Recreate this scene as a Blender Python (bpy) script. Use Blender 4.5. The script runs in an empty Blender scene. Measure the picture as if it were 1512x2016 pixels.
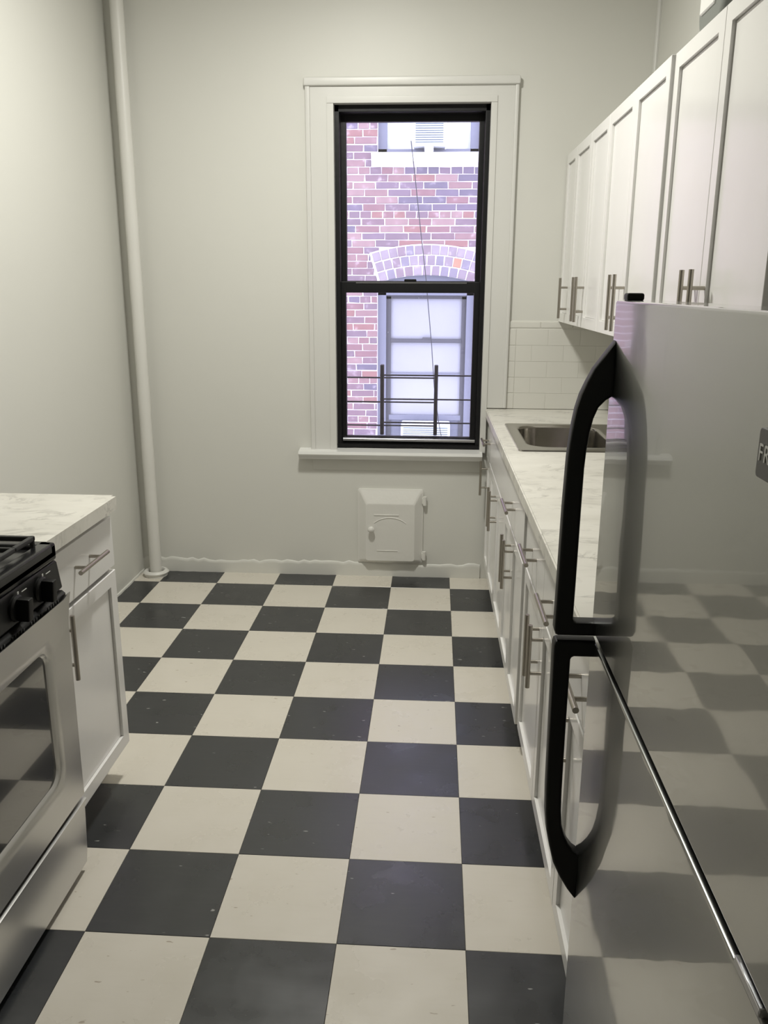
import bpy, bmesh, math, random
from mathutils import Vector, Matrix

random.seed(7)
PI = math.pi
scene = bpy.context.scene
COL = scene.collection

# ------------------------------------------------------------------ camera
FPX = 1645.4
YAW, PITCH, ROLL = -0.0596, -0.2632, 0.0044
cam_data = bpy.data.cameras.new('camera')
cam = bpy.data.objects.new('camera', cam_data)
COL.objects.link(cam)
cam_data.sensor_fit = 'VERTICAL'
cam_data.sensor_height = 32.0
cam_data.lens = FPX / 2016.0 * 32.0
cam_data.clip_start = 0.02
_f = Vector((math.sin(YAW) * math.cos(PITCH), math.cos(YAW) * math.cos(PITCH), math.sin(PITCH)))
_r = Vector((math.cos(YAW), -math.sin(YAW), 0))
_u = _r.cross(_f)
_r2 = math.cos(ROLL) * _r + math.sin(ROLL) * _u
_u2 = -math.sin(ROLL) * _r + math.cos(ROLL) * _u
_m = Matrix((_r2, _u2, -_f)).transposed().to_4x4()
_m.translation = Vector((-0.099, -4.0743, 1.5029))
cam.matrix_world = _m
scene.camera = cam

# ------------------------------------------------------------------ world / exposure
world = bpy.data.worlds.new('world')
scene.world = world
world.use_nodes = True
bg = world.node_tree.nodes['Background']
bg.inputs['Color'].default_value = (0.76, 0.765, 1.0, 1)
bg.inputs['Strength'].default_value = 5.0

scene.view_settings.view_transform = 'Standard'
scene.view_settings.look = 'None'
scene.view_settings.gamma = 1.0
scene.view_settings.use_curve_mapping = False
scene.view_settings.exposure = 0.08

LAMP_WATTS = 42.0
LAMP_COLOR = (1.0, 0.985, 0.91)
LAMP_XY = (-0.50, -1.30)      # under the ceiling, above the picture; set by the shadows on the wall and cabinets

# ------------------------------------------------------------------ room numbers
XL, XR = -1.665, 0.875        # side walls
YB, YF = 0.177, -5.3          # window wall, wall behind the camera
ZC = 3.10
TILE = 0.3048
K = 0.006                     # the right-hand run stands very slightly askew

# ------------------------------------------------------------------ helpers
def link(o, parent=None):
    COL.objects.link(o)
    if parent is not None:
        o.parent = parent
    return o

def tag(o, label=None, cat=None, group=None, kind=None):
    if label: o['label'] = label
    if cat: o['category'] = cat
    if group: o['group'] = group
    if kind: o['kind'] = kind
    return o

def empty(name, loc=(0, 0, 0), rz=0.0, label=None, cat=None, group=None, kind=None):
    o = bpy.data.objects.new(name, None)
    o.empty_display_size = 0.05
    link(o)
    o.location = loc
    o.rotation_euler = (0, 0, rz)
    return tag(o, label, cat, group, kind)

def box_bm(x0, x1, y0, y1, z0, z1, bev=0.0, seg=1):
    b = bmesh.new()
    vs = [b.verts.new(p) for p in ((x0, y0, z0), (x1, y0, z0), (x1, y1, z0), (x0, y1, z0),
                                   (x0, y0, z1), (x1, y0, z1), (x1, y1, z1), (x0, y1, z1))]
    for f in ((0, 3, 2, 1), (4, 5, 6, 7), (0, 1, 5, 4), (1, 2, 6, 5), (2, 3, 7, 6), (3, 0, 4, 7)):
        b.faces.new([vs[i] for i in f])
    if bev > 0:
        bmesh.ops.bevel(b, geom=list(b.edges), offset=bev, segments=seg, affect='EDGES', profile=0.5)
    return b

class MB:
    """collects shapes, builds ONE mesh object"""
    def __init__(self):
        self.bm = bmesh.new()
    def add(self, b, mat=None):
        if mat is not None:
            bmesh.ops.transform(b, matrix=mat, verts=b.verts)
        me = bpy.data.meshes.new('tmp')
        b.to_mesh(me); b.free()
        self.bm.from_mesh(me)
        bpy.data.meshes.remove(me)
        return self
    def box(self, x0, x1, y0, y1, z0, z1, bev=0.0, seg=1):
        return self.add(box_bm(x0, x1, y0, y1, z0, z1, bev, seg))
    def cyl(self, p0, p1, r, n=16, r2=None, cap=True):
        p0, p1 = Vector(p0), Vector(p1)
        d = p1 - p0
        b = bmesh.new()
        bmesh.ops.create_cone(b, cap_ends=cap, segments=n, radius1=r, radius2=r if r2 is None else r2, depth=d.length)
        m = Matrix.Translation((p0 + p1) / 2) @ d.to_track_quat('Z', 'Y').to_matrix().to_4x4()
        return self.add(b, m)
    def lathe(self, prof, n=24, mat=None, close=False):
        b = bmesh.new()
        rings = []
        for r, z in prof:
            rings.append([b.verts.new((r * math.cos(2 * PI * i / n), r * math.sin(2 * PI * i / n), z)) for i in range(n)])
        for a, c in zip(rings[:-1], rings[1:]):
            for i in range(n):
                b.faces.new((a[i], a[(i + 1) % n], c[(i + 1) % n], c[i]))
        if close:
            a, c = rings[-1], rings[0]
            for i in range(n):
                b.faces.new((a[i], a[(i + 1) % n], c[(i + 1) % n], c[i]))
        else:
            b.faces.new(rings[0][::-1]); b.faces.new(rings[-1])
        bmesh.ops.recalc_face_normals(b, faces=b.faces)
        return self.add(b, mat)
    def prism(self, pts, axis, a0, a1, bev=0.0, seg=2):
        """closed 2D outline extruded along an axis; pts are the two other coordinates in xyz order"""
        b = bmesh.new()
        def P(p, a):
            if axis == 'x': return (a, p[0], p[1])
            if axis == 'y': return (p[0], a, p[1])
            return (p[0], p[1], a)
        A = [b.verts.new(P(p, a0)) for p in pts]
        B = [b.verts.new(P(p, a1)) for p in pts]
        n = len(pts)
        b.faces.new(A); b.faces.new(B[::-1])
        for i in range(n):
            b.faces.new((A[i], B[i], B[(i + 1) % n], A[(i + 1) % n]))
        bmesh.ops.recalc_face_normals(b, faces=b.faces)
        if bev > 0:
            cap = [e for e in b.edges if len(e.link_faces) == 2 and any(len(f.verts) == n for f in e.link_faces)]
            bmesh.ops.bevel(b, geom=cap, offset=bev, segments=seg, affect='EDGES', profile=0.5)
        return self.add(b)
    def tube(self, pts, r, n=10):
        pts = [Vector(p) for p in pts]
        b = bmesh.new()
        rings = []
        for i, p in enumerate(pts):
            t = (pts[min(i + 1, len(pts) - 1)] - pts[max(i - 1, 0)]).normalized()
            ref = Vector((0, 0, 1)) if abs(t.z) < 0.9 else Vector((1, 0, 0))
            u = t.cross(ref).normalized(); v = t.cross(u)
            rr = r[i] if isinstance(r, (list, tuple)) else r
            rings.append([b.verts.new(p + rr * (math.cos(2 * PI * k / n) * u + math.sin(2 * PI * k / n) * v)) for k in range(n)])
        for a, c in zip(rings[:-1], rings[1:]):
            for k in range(n):
                b.faces.new((a[k], a[(k + 1) % n], c[(k + 1) % n], c[k]))
        b.faces.new(rings[0][::-1]); b.faces.new(rings[-1])
        bmesh.ops.recalc_face_normals(b, faces=b.faces)
        return self.add(b)
    def build(self, name, mat, parent=None, smooth=False, loc=None):
        me = bpy.data.meshes.new(name)
        self.bm.normal_update()
        self.bm.to_mesh(me); self.bm.free()
        me.materials.append(mat)
        if smooth:
            for p in me.polygons: p.use_smooth = True
            try:
                me.set_sharp_from_angle(angle=math.radians(smooth if smooth is not True else 40))
            except Exception:
                pass
        o = bpy.data.objects.new(name, me)
        link(o, parent)
        if smooth and smooth is not True:
            wn = o.modifiers.new('weighted_normal', 'WEIGHTED_NORMAL'); wn.keep_sharp = True
        if loc is not None: o.location = loc
        return o

def rrect(x0, x1, y0, y1, r, n=6):
    pts = []
    for cx, cy, a0 in ((x1 - r, y1 - r, 0), (x0 + r, y1 - r, PI / 2), (x0 + r, y0 + r, PI), (x1 - r, y0 + r, 1.5 * PI)):
        for i in range(n + 1):
            a = a0 + (PI / 2) * i / n
            pts.append((cx + r * math.cos(a), cy + r * math.sin(a)))
    return pts

# ------------------------------------------------------------------ materials
def newmat(name):
    m = bpy.data.materials.new(name)
    m.use_nodes = True
    nt = m.node_tree
    return m, nt, nt.nodes['Principled BSDF']

def N(nt, typ, **kw):
    n = nt.nodes.new(typ)
    for k, v in kw.items():
        if hasattr(n, k): setattr(n, k, v)
        else: n.inputs[k].default_value = v
    return n

def ramp(nt, src, stops):
    r = nt.nodes.new('ShaderNodeValToRGB')
    el = r.color_ramp.elements
    while len(el) < len(stops): el.new(0.5)
    for e, (p, c) in zip(el, stops):
        e.position = p
        e.color = c if len(c) == 4 else (*c, 1)
    nt.links.new(src, r.inputs['Fac'])
    return r

def mixc(nt, fac, a, b):
    m = nt.nodes.new('ShaderNodeMix'); m.data_type = 'RGBA'
    for sock, v in ((m.inputs[0], fac), (m.inputs[6], a), (m.inputs[7], b)):
        if hasattr(v, 'is_linked') or hasattr(v, 'links'): nt.links.new(v, sock)
        else: sock.default_value = v if not isinstance(v, tuple) or len(v) == 4 else (*v, 1)
    return m.outputs[2]

def bump(nt, bsdf, height, strength, dist):
    b = N(nt, 'ShaderNodeBump'); b.inputs['Strength'].default_value = strength; b.inputs['Distance'].default_value = dist
    nt.links.new(height, b.inputs['Height']); nt.links.new(b.outputs['Normal'], bsdf.inputs['Normal'])

def simple(name, col, rough=0.5, metal=0.0, coat=0.0, bumpscale=None, bumpd=0.001, bstr=0.3, spec=0.5):
    m, nt, b = newmat(name)
    tc = N(nt, 'ShaderNodeTexCoord')
    nz = N(nt, 'ShaderNodeTexNoise'); nz.inputs['Scale'].default_value = 6.0; nz.inputs['Detail'].default_value = 4
    nt.links.new(tc.outputs['Object'], nz.inputs['Vector'])
    c = mixc(nt, nz.outputs['Fac'], tuple(v * 0.96 for v in col), tuple(min(1, v * 1.03) for v in col))
    nt.links.new(c, b.inputs['Base Color'])
    b.inputs['Roughness'].default_value = rough
    b.inputs['Metallic'].default_value = metal
    b.inputs['Coat Weight'].default_value = coat
    b.inputs['Coat Roughness'].default_value = 0.12
    b.inputs['Specular IOR Level'].default_value = spec
    if bumpscale:
        n2 = N(nt, 'ShaderNodeTexNoise'); n2.inputs['Scale'].default_value = bumpscale; n2.inputs['Detail'].default_value = 5
        nt.links.new(tc.outputs['Object'], n2.inputs['Vector'])
        bump(nt, b, n2.outputs['Fac'], bstr, bumpd)
    return m

def wall_paint(name, col, rough=0.5, s1=2.0, s2=35.0, d=0.004):
    m, nt, b = newmat(name)
    tc = N(nt, 'ShaderNodeTexCoord')
    n1 = N(nt, 'ShaderNodeTexNoise'); n1.inputs['Scale'].default_value = s1; n1.inputs['Detail'].default_value = 3
    n2 = N(nt, 'ShaderNodeTexNoise'); n2.inputs['Scale'].default_value = s2; n2.inputs['Detail'].default_value = 5
    n3 = N(nt, 'ShaderNodeTexNoise'); n3.inputs['Scale'].default_value = 1.3; n3.inputs['Detail'].default_value = 6
    for n in (n1, n2, n3): nt.links.new(tc.outputs['Object'], n.inputs['Vector'])
    c = mixc(nt, n3.outputs['Fac'], tuple(v * 0.965 for v in col), tuple(min(1, v * 1.02) for v in col))
    nt.links.new(c, b.inputs['Base Color'])
    add = N(nt, 'ShaderNodeMath', operation='MULTIPLY_ADD')
    nt.links.new(n2.outputs['Fac'], add.inputs[0]); add.inputs[1].default_value = 0.15
    nt.links.new(n1.outputs['Fac'], add.inputs[2])
    bump(nt, b, add.outputs[0], 0.35, d)
    b.inputs['Roughness'].default_value = rough
    return m

def tile_mat(name, base, light, fleck, fleck2, rough):
    m, nt, b = newmat(name)
    tc = N(nt, 'ShaderNodeTexCoord'); oi = N(nt, 'ShaderNodeObjectInfo')
    off = N(nt, 'ShaderNodeVectorMath', operation='MULTIPLY_ADD')
    cmb = N(nt, 'ShaderNodeCombineXYZ')
    for i in range(2): nt.links.new(oi.outputs['Random'], cmb.inputs[i])
    off.inputs[1].default_value = (37.0, 53.0, 0)
    nt.links.new(cmb.outputs[0], off.inputs[0]); nt.links.new(tc.outputs['Object'], off.inputs[2])
    v = off.outputs[0]
    n1 = N(nt, 'ShaderNodeTexNoise'); n1.inputs['Scale'].default_value = 7; n1.inputs['Detail'].default_value = 6
    nt.links.new(v, n1.inputs['Vector'])
    c0 = mixc(nt, n1.outputs['Fac'], base, light)
    # small stretched chips of the other colour
    mp = N(nt, 'ShaderNodeMapping'); mp.inputs['Scale'].default_value = (22, 60, 1); nt.links.new(v, mp.inputs['Vector'])
    nf = N(nt, 'ShaderNodeTexNoise'); nf.inputs['Scale'].default_value = 1.0; nf.inputs['Detail'].default_value = 2
    nt.links.new(mp.outputs[0], nf.inputs['Vector'])
    r1 = ramp(nt, nf.outputs['Fac'], [(0.715, (0, 0, 0)), (0.75, (1, 1, 1))])
    c1 = mixc(nt, r1.outputs['Color'], c0, fleck)
    # fine haze of scratches
    mp2 = N(nt, 'ShaderNodeMapping'); mp2.inputs['Scale'].default_value = (9, 60, 1); mp2.inputs['Rotation'].default_value = (0, 0, 0.7)
    nt.links.new(v, mp2.inputs['Vector'])
    ns = N(nt, 'ShaderNodeTexNoise'); ns.inputs['Scale'].default_value = 1.2; ns.inputs['Detail'].default_value = 8
    nt.links.new(mp2.outputs[0], ns.inputs['Vector'])
    r2 = ramp(nt, ns.outputs['Fac'], [(0.50, (0, 0, 0)), (0.90, (0.25, 0.25, 0.25))])
    c2 = mixc(nt, r2.outputs['Color'], c1, fleck2)
    nt.links.new(c2, b.inputs['Base Color'])
    rr = ramp(nt, n1.outputs['Fac'], [(0.3, (rough - 0.06,) * 3), (0.75, (rough + 0.10,) * 3)])
    nt.links.new(rr.outputs['Color'], b.inputs['Roughness'])
    bump(nt, b, n1.outputs['Fac'], 0.10, 0.0015)
    b.inputs['Specular IOR Level'].default_value = 0.85
    return m

def brushed(name, col, rough, axis, wav=0.0, var=0.06, wscale=2.2):
    m, nt, b = newmat(name)
    tc = N(nt, 'ShaderNodeTexCoord')
    mp = N(nt, 'ShaderNodeMapping'); s = [220, 220, 220]; s['xyz'.index(axis)] = 3.0
    mp.inputs['Scale'].default_value = s
    nt.links.new(tc.outputs['Object'], mp.inputs['Vector'])
    n1 = N(nt, 'ShaderNodeTexNoise'); n1.inputs['Scale'].default_value = 1.0; n1.inputs['Detail'].default_value = 3
    nt.links.new(mp.outputs[0], n1.inputs['Vector'])
    c = mixc(nt, n1.outputs['Fac'], tuple(v * (1 - var) for v in col), tuple(min(1, v * (1 + var)) for v in col))
    nt.links.new(c, b.inputs['Base Color'])
    b.inputs['Metallic'].default_value = 1.0
    r = ramp(nt, n1.outputs['Fac'], [(0.2, (rough * (1 - 2 * var),) * 3), (0.8, (rough * (1 + 2 * var),) * 3)])
    nt.links.new(r.outputs['Color'], b.inputs['Roughness'])
    if wav > 0:
        n2 = N(nt, 'ShaderNodeTexNoise'); n2.inputs['Scale'].default_value = wscale; n2.inputs['Detail'].default_value = 2
        nt.links.new(tc.outputs['Object'], n2.inputs['Vector'])
        bump(nt, b, n2.outputs['Fac'], 1.0, wav)
    return m

def coated_steel():
    m, nt, b = newmat('coated_steel')
    tc = N(nt, 'ShaderNodeTexCoord')
    mp = N(nt, 'ShaderNodeMapping'); mp.inputs['Scale'].default_value = (3, 240, 240)
    nt.links.new(tc.outputs['Object'], mp.inputs['Vector'])
    n1 = N(nt, 'ShaderNodeTexNoise'); n1.inputs['Scale'].default_value = 1.0; n1.inputs['Detail'].default_value = 3
    nt.links.new(mp.outputs[0], n1.inputs['Vector'])
    c = mixc(nt, n1.outputs['Fac'], (0.365, 0.37, 0.355), (0.40, 0.405, 0.39))
    nt.links.new(c, b.inputs['Base Color'])
    b.inputs['Metallic'].default_value = 1.0
    b.inputs['Roughness'].default_value = 0.26
    b.inputs['Coat Weight'].default_value = 0.9
    # wiped streaks: the clear coat is hazier along slanting bands
    mp3 = N(nt, 'ShaderNodeMapping'); mp3.inputs['Scale'].default_value = (2.0, 2.0, 9.0); mp3.inputs['Rotation'].default_value = (0, 0.75, 0)
    nt.links.new(tc.outputs['Object'], mp3.inputs['Vector'])
    n3 = N(nt, 'ShaderNodeTexNoise'); n3.inputs['Scale'].default_value = 1.0; n3.inputs['Detail'].default_value = 2
    nt.links.new(mp3.outputs[0], n3.inputs['Vector'])
    r3 = ramp(nt, n3.outputs['Fac'], [(0.38, (0.015, 0.015, 0.015)), (0.62, (0.06, 0.06, 0.06))])
    nt.links.new(r3.outputs['Color'], b.inputs['Coat Roughness'])
    n2 = N(nt, 'ShaderNodeTexNoise'); n2.inputs['Scale'].default_value = 8.0; n2.inputs['Detail'].default_value = 1
    nt.links.new(tc.outputs['Object'], n2.inputs['Vector'])
    bp = N(nt, 'ShaderNodeBump'); bp.inputs['Strength'].default_value = 1.0; bp.inputs['Distance'].default_value = 0.0005
    nt.links.new(n2.outputs['Fac'], bp.inputs['Height'])
    nt.links.new(bp.outputs['Normal'], b.inputs['Normal']); nt.links.new(bp.outputs['Normal'], b.inputs['Coat Normal'])
    return m

def marble_mat():
    m, nt, b = newmat('marble_laminate')
    tc = N(nt, 'ShaderNodeTexCoord')
    mp = N(nt, 'ShaderNodeMapping'); mp.inputs['Scale'].default_value = (7, 3.2, 5); mp.inputs['Rotation'].default_value = (0, 0, 0.9)
    nt.links.new(tc.outputs['Object'], mp.inputs['Vector'])
    n1 = N(nt, 'ShaderNodeTexNoise'); n1.inputs['Scale'].default_value = 1.6; n1.inputs['Detail'].default_value = 9
    n1.inputs['Roughness'].default_value = 0.62; n1.inputs['Distortion'].default_value = 1.6
    nt.links.new(mp.outputs[0], n1.inputs['Vector'])
    v = ramp(nt, n1.outputs['Fac'], [(0.44, (0, 0, 0)), (0.497, (1, 1, 1)), (0.55, (0, 0, 0))])
    n2 = N(nt, 'ShaderNodeTexNoise'); n2.inputs['Scale'].default_value = 2.0; n2.inputs['Detail'].default_value = 5
    nt.links.new(mp.outputs[0], n2.inputs['Vector'])
    gate = ramp(nt, n2.outputs['Fac'], [(0.45, (0, 0, 0)), (0.68, (0.75, 0.75, 0.75))])
    mul = N(nt, 'ShaderNodeMath', operation='MULTIPLY')
    nt.links.new(v.outputs['Color'], mul.inputs[0]); nt.links.new(gate.outputs['Color'], mul.inputs[1])
    n3 = N(nt, 'ShaderNodeTexNoise'); n3.inputs['Scale'].default_value = 1.1; n3.inputs['Detail'].default_value = 7
    nt.links.new(mp.outputs[0], n3.inputs['Vector'])
    base = mixc(nt, ramp(nt, n3.outputs['Fac'], [(0.35, (0, 0, 0)), (0.7, (1, 1, 1))]).outputs['Color'], (0.76, 0.74, 0.68), (0.66, 0.64, 0.58))
    c = mixc(nt, mul.outputs[0], base, (0.36, 0.345, 0.31))
    nt.links.new(c, b.inputs['Base Color'])
    b.inputs['Roughness'].default_value = 0.3
    return m

def brick_mat():
    m, nt, b = newmat('brick')
    tc = N(nt, 'ShaderNodeTexCoord'); oi = N(nt, 'ShaderNodeObjectInfo')
    ge = N(nt, 'ShaderNodeNewGeometry')
    n1 = N(nt, 'ShaderNodeTexNoise'); n1.inputs['Scale'].default_value = 14; n1.inputs['Detail'].default_value = 6
    nt.links.new(ge.outputs['Position'], n1.inputs['Vector'])
    dark = N(nt, 'ShaderNodeVectorMath', operation='SCALE'); dark.inputs['Scale'].default_value = 0.72
    nt.links.new(oi.outputs['Color'], dark.inputs[0])
    c = mixc(nt, n1.outputs['Fac'], dark.outputs[0], oi.outputs['Color'])
    r = ramp(nt, n1.outputs['Fac'], [(0.60, (0, 0, 0)), (0.78, (0.5, 0.5, 0.5))])
    c = mixc(nt, r.outputs['Color'], c, (0.54, 0.49, 0.51))
    nt.links.new(c, b.inputs['Base Color'])
    b.inputs['Roughness'].default_value = 0.9
    bump(nt, b, n1.outputs['Fac'], 0.5, 0.006)
    return m

def glass_mat():
    m = bpy.data.materials.new('window_glass'); m.use_nodes = True
    nt = m.node_tree; nt.nodes.clear()
    out = nt.nodes.new('ShaderNodeOutputMaterial')
    tr = nt.nodes.new('ShaderNodeBsdfTransparent'); gl = nt.nodes.new('ShaderNodeBsdfGlossy'); df = nt.nodes.new('ShaderNodeBsdfDiffuse')
    gl.inputs['Roughness'].default_value = 0.02
    df.inputs['Color'].default_value = (0.8, 0.8, 0.85, 1)
    fr = nt.nodes.new('ShaderNodeFresnel'); fr.inputs['IOR'].default_value = 1.45
    m1 = nt.nodes.new('ShaderNodeMixShader'); m2 = nt.nodes.new('ShaderNodeMixShader')
    nt.links.new(fr.outputs[0], m1.inputs[0]); nt.links.new(tr.outputs[0], m1.inputs[1]); nt.links.new(gl.outputs[0], m1.inputs[2])
    # dried water spots and dust low on the panes
    tc = N(nt, 'ShaderNodeTexCoord')
    n1 = N(nt, 'ShaderNodeTexNoise'); n1.inputs['Scale'].default_value = 60; n1.inputs['Detail'].default_value = 3
    n2 = N(nt, 'ShaderNodeTexNoise'); n2.inputs['Scale'].default_value = 7; n2.inputs['Detail'].default_value = 2
    for n in (n1, n2): nt.links.new(tc.outputs['Object'], n.inputs['Vector'])
    r1 = ramp(nt, n1.outputs['Fac'], [(0.70, (0, 0, 0)), (0.76, (0.8, 0.8, 0.8))])
    r2 = ramp(nt, n2.outputs['Fac'], [(0.5, (0, 0, 0)), (0.7, (1, 1, 1))])
    mul = N(nt, 'ShaderNodeMath', operation='MULTIPLY'); nt.links.new(r1.outputs['Color'], mul.inputs[0]); nt.links.new(r2.outputs['Color'], mul.inputs[1])
    ad = N(nt, 'ShaderNodeMath', operation='ADD'); nt.links.new(mul.outputs[0], ad.inputs[0]); ad.inputs[1].default_value = 0.035
    nt.links.new(ad.outputs[0], m2.inputs[0]); nt.links.new(m1.outputs[0], m2.inputs[1]); nt.links.new(df.outputs[0], m2.inputs[2])
    nt.links.new(m2.outputs[0], out.inputs['Surface'])
    return m

def emis(name, col, s):
    m, nt, b = newmat(name)
    b.inputs['Base Color'].default_value = (0.9, 0.9, 0.88, 1)
    b.inputs['Emission Color'].default_value = (*col, 1)
    b.inputs['Emission Strength'].default_value = s
    return m

M = dict(
    wall=wall_paint('wall_paint', (0.69, 0.685, 0.64), 0.5),
    wallback=wall_paint('wall_paint_plaster', (0.69, 0.685, 0.64), 0.46, 2.5, 22.0, 0.006),
    ceiling=wall_paint('ceiling_paint', (0.80, 0.79, 0.75), 0.7),
    trim=wall_paint('trim_paint', (0.68, 0.675, 0.645), 0.36, 6.0, 60.0, 0.003),
    daylit_enamel=simple('daylit_gloss_enamel', (0.80, 0.80, 0.78), 0.16, coat=0.6, spec=0.8),  # glossy sill, whiter than the trim: daylight on it put into the colour
    pipe=wall_paint('pipe_paint', (0.73, 0.72, 0.68), 0.42, 14.0, 70.0, 0.006),
    tilew=wall_paint('painted_tile', (0.72, 0.71, 0.66), 0.33, 7.0, 60.0, 0.002),
    cab=simple('cabinet_white', (0.84, 0.83, 0.81), 0.28, coat=0.25),
    cabin=simple('cabinet_carcass', (0.80, 0.79, 0.76), 0.4),
    nickel=brushed('brushed_nickel', (0.40, 0.37, 0.325), 0.30, 'z'),
    steel=coated_steel(),
    rsteel=brushed('range_steel', (0.60, 0.60, 0.59), 0.30, 'x', 0.0, var=0.02),
    sink=brushed('sink_steel', (0.44, 0.42, 0.385), 0.21, 'x'),
    chrome=simple('steel_bar', (0.55, 0.55, 0.57), 0.22, metal=1.0),
    black=simple('black_plastic', (0.007, 0.007, 0.007), 0.42, spec=0.28),
    blackgloss=simple('black_enamel', (0.012, 0.012, 0.013), 0.20),
    blacksatin=simple('black_satin', (0.010, 0.010, 0.010), 0.34, spec=0.3),
    iron=simple('cast_iron', (0.02, 0.02, 0.02), 0.5, bumpscale=180, bumpd=0.0006),
    blackpaint=simple('black_window_paint', (0.010, 0.010, 0.011), 0.42, bumpscale=30, bumpd=0.003, spec=0.3),
    ovenglass=simple('oven_glass', (0.010, 0.010, 0.010), 0.03, coat=1.0, spec=1.0),
    darkgrey=simple('dark_grey', (0.09, 0.09, 0.09), 0.45),
    badge=simple('badge_grey', (0.10, 0.10, 0.095), 0.35, metal=0.3),
    letter=simple('badge_letter', (0.72, 0.72, 0.69), 0.3),
    marble=marble_mat(),
    tileblack=tile_mat('tile_black', (0.0165, 0.018, 0.0205), (0.028, 0.030, 0.033), (0.30, 0.30, 0.29), (0.055, 0.056, 0.058), 0.29),
    tilebeige=tile_mat('tile_beige', (0.63, 0.59, 0.51), (0.69, 0.65, 0.575), (0.40, 0.34, 0.27), (0.58, 0.54, 0.47), 0.29),
    tilebed=simple('tile_adhesive', (0.05, 0.045, 0.04), 0.8),
    brick=brick_mat(),
    mortar=simple('mortar', (0.559, 0.520, 0.546), 0.95, bumpscale=60, bumpd=0.006, bstr=0.6),
    stone=simple('sill_stone', (0.82, 0.81, 0.82), 0.8, bumpscale=30, bumpd=0.003),
    greyframe=simple('grey_window_frame', (0.164, 0.172, 0.218), 0.5),
    darkframe=simple('dark_window_frame', (0.070, 0.070, 0.081), 0.5),
    shade=simple('window_shade', (0.312, 0.320, 0.359), 0.35),
    acwhite=simple('ac_white', (0.655, 0.686, 0.702), 0.5),
    acgrille=simple('ac_grille', (0.156, 0.195, 0.218), 0.5),
    concrete=simple('concrete', (0.343, 0.335, 0.328), 0.9, bumpscale=20, bumpd=0.01),
    rust=simple('guard_paint', (0.05, 0.04, 0.045), 0.55, bumpscale=80, bumpd=0.002),
    cable=simple('cable_rubber', (0.02, 0.02, 0.025), 0.6),
    meter=simple('meter_grey', (0.17, 0.18, 0.165), 0.42, bumpscale=60, bumpd=0.001),
    glass=glass_mat(),
    lamp=emis('lamp_diffuser', LAMP_COLOR, 4.0),
)

# ------------------------------------------------------------------ lamps of the room
t = empty('ceiling_lamp', (*LAMP_XY, ZC), 0, 'round white flush ceiling lamp over the middle of the kitchen', 'ceiling lamp')
MB().lathe([(0.0005, 0), (0.15, 0), (0.155, -0.01), (0.15, -0.03), (0.0005, -0.03)], 40).build('lamp_base', M['trim'], t, 40)
MB().lathe([(0.135, -0.03), (0.13, -0.055), (0.10, -0.085), (0.055, -0.10), (0.0005, -0.105)], 40).build('lamp_diffuser_offscreen', M['lamp'], t, True)
ld = bpy.data.lights.new('ceiling_lamp_offscreen', 'AREA')
ld.shape = 'DISK'; ld.size = 0.26; ld.energy = LAMP_WATTS; ld.color = LAMP_COLOR
lo = bpy.data.objects.new('ceiling_lamp_offscreen', ld); link(lo, t); lo.location = (0, 0, -0.115)

# ------------------------------------------------------------------ room shell
def struct(name, mb, mat, smooth=False):
    o = mb.build(name, mat, None, smooth)
    o['kind'] = 'structure'
    return o

WT = 0.30                                    # window wall thickness
OX0, OX1, OZ0, OZ1 = -0.600, 0.140, 0.690, 2.330   # window opening
struct('wall_left', MB().box(XL - 0.12, XL, YF, YB, 0, ZC), M['wall'])
mb = MB()
b = box_bm(0, 0.12, -(YB - YF), 0, 0, ZC)
struct('wall_right', MB().add(b, Matrix.Translation((XR, YB, 0)) @ Matrix.Rotation(K, 4, 'Z')), M['wall'])
mb = MB()
mb.box(XL - 0.12, OX0, YB, YB + WT, 0, ZC); mb.box(OX1, XR + 0.14, YB, YB + WT, 0, ZC)
mb.box(OX0, OX1, YB, YB + WT, 0, OZ0); mb.box(OX0, OX1, YB, YB + WT, OZ1, ZC)
struct('wall_back', mb, M['wallback'])
struct('wall_front', MB().box(XL - 0.12, XR + 0.2, YF - 0.12, YF, 0, ZC), M['wall'])
struct('ceiling', MB().box(XL - 0.12, XR + 0.2, YF - 0.12, YB + WT, ZC, ZC + 0.1), M['ceiling'])
flo = struct('floor', MB().box(XL - 0.12, XR + 0.2, YF - 0.12, YB + WT, -0.10, -0.0035), M['tilebed'])
flo['label'] = 'checkerboard vinyl tile floor in black and beige'

# floor tiles, each one its own piece
i0, i1 = math.floor(XL / TILE), math.ceil((XR + 0.04) / TILE)
j0, j1 = math.floor(YF / TILE), math.ceil(YB / TILE)
tile_mesh = {}
for j in range(j1 - 1, j0 - 1, -1):
    for i in range(i0, i1):
        x0, x1 = max(i * TILE, XL), min((i + 1) * TILE, XR + 0.03)
        y0, y1 = max(j * TILE, YF), min((j + 1) * TILE, YB)
        if x1 - x0 < 0.01 or y1 - y0 < 0.01: continue
        key = (round(x1 - x0, 4), round(y1 - y0, 4), (i + j) % 2)
        if key not in tile_mesh:
            w, d = (x1 - x0) / 2 - 0.0004, (y1 - y0) / 2 - 0.0004
            bb = box_bm(-w, w, -d, d, -0.0035, 0.0, 0.0)
            bmesh.ops.bevel(bb, geom=[e for e in bb.edges if e.verts[0].co.z > -0.001 and e.verts[1].co.z > -0.001], offset=0.0007, segments=1, affect='EDGES')
            me = bpy.data.meshes.new('floor_tile'); bb.to_mesh(me); bb.free()
            me.materials.append(M['tilebeige'] if (i + j) % 2 == 0 else M['tileblack'])
            tile_mesh[key] = me
        o = bpy.data.objects.new('floor_tile', tile_mesh[key]); link(o, flo)
        o.location = ((x0 + x1) / 2, (y0 + y1) / 2, random.uniform(-0.0002, 0.0002))

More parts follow.
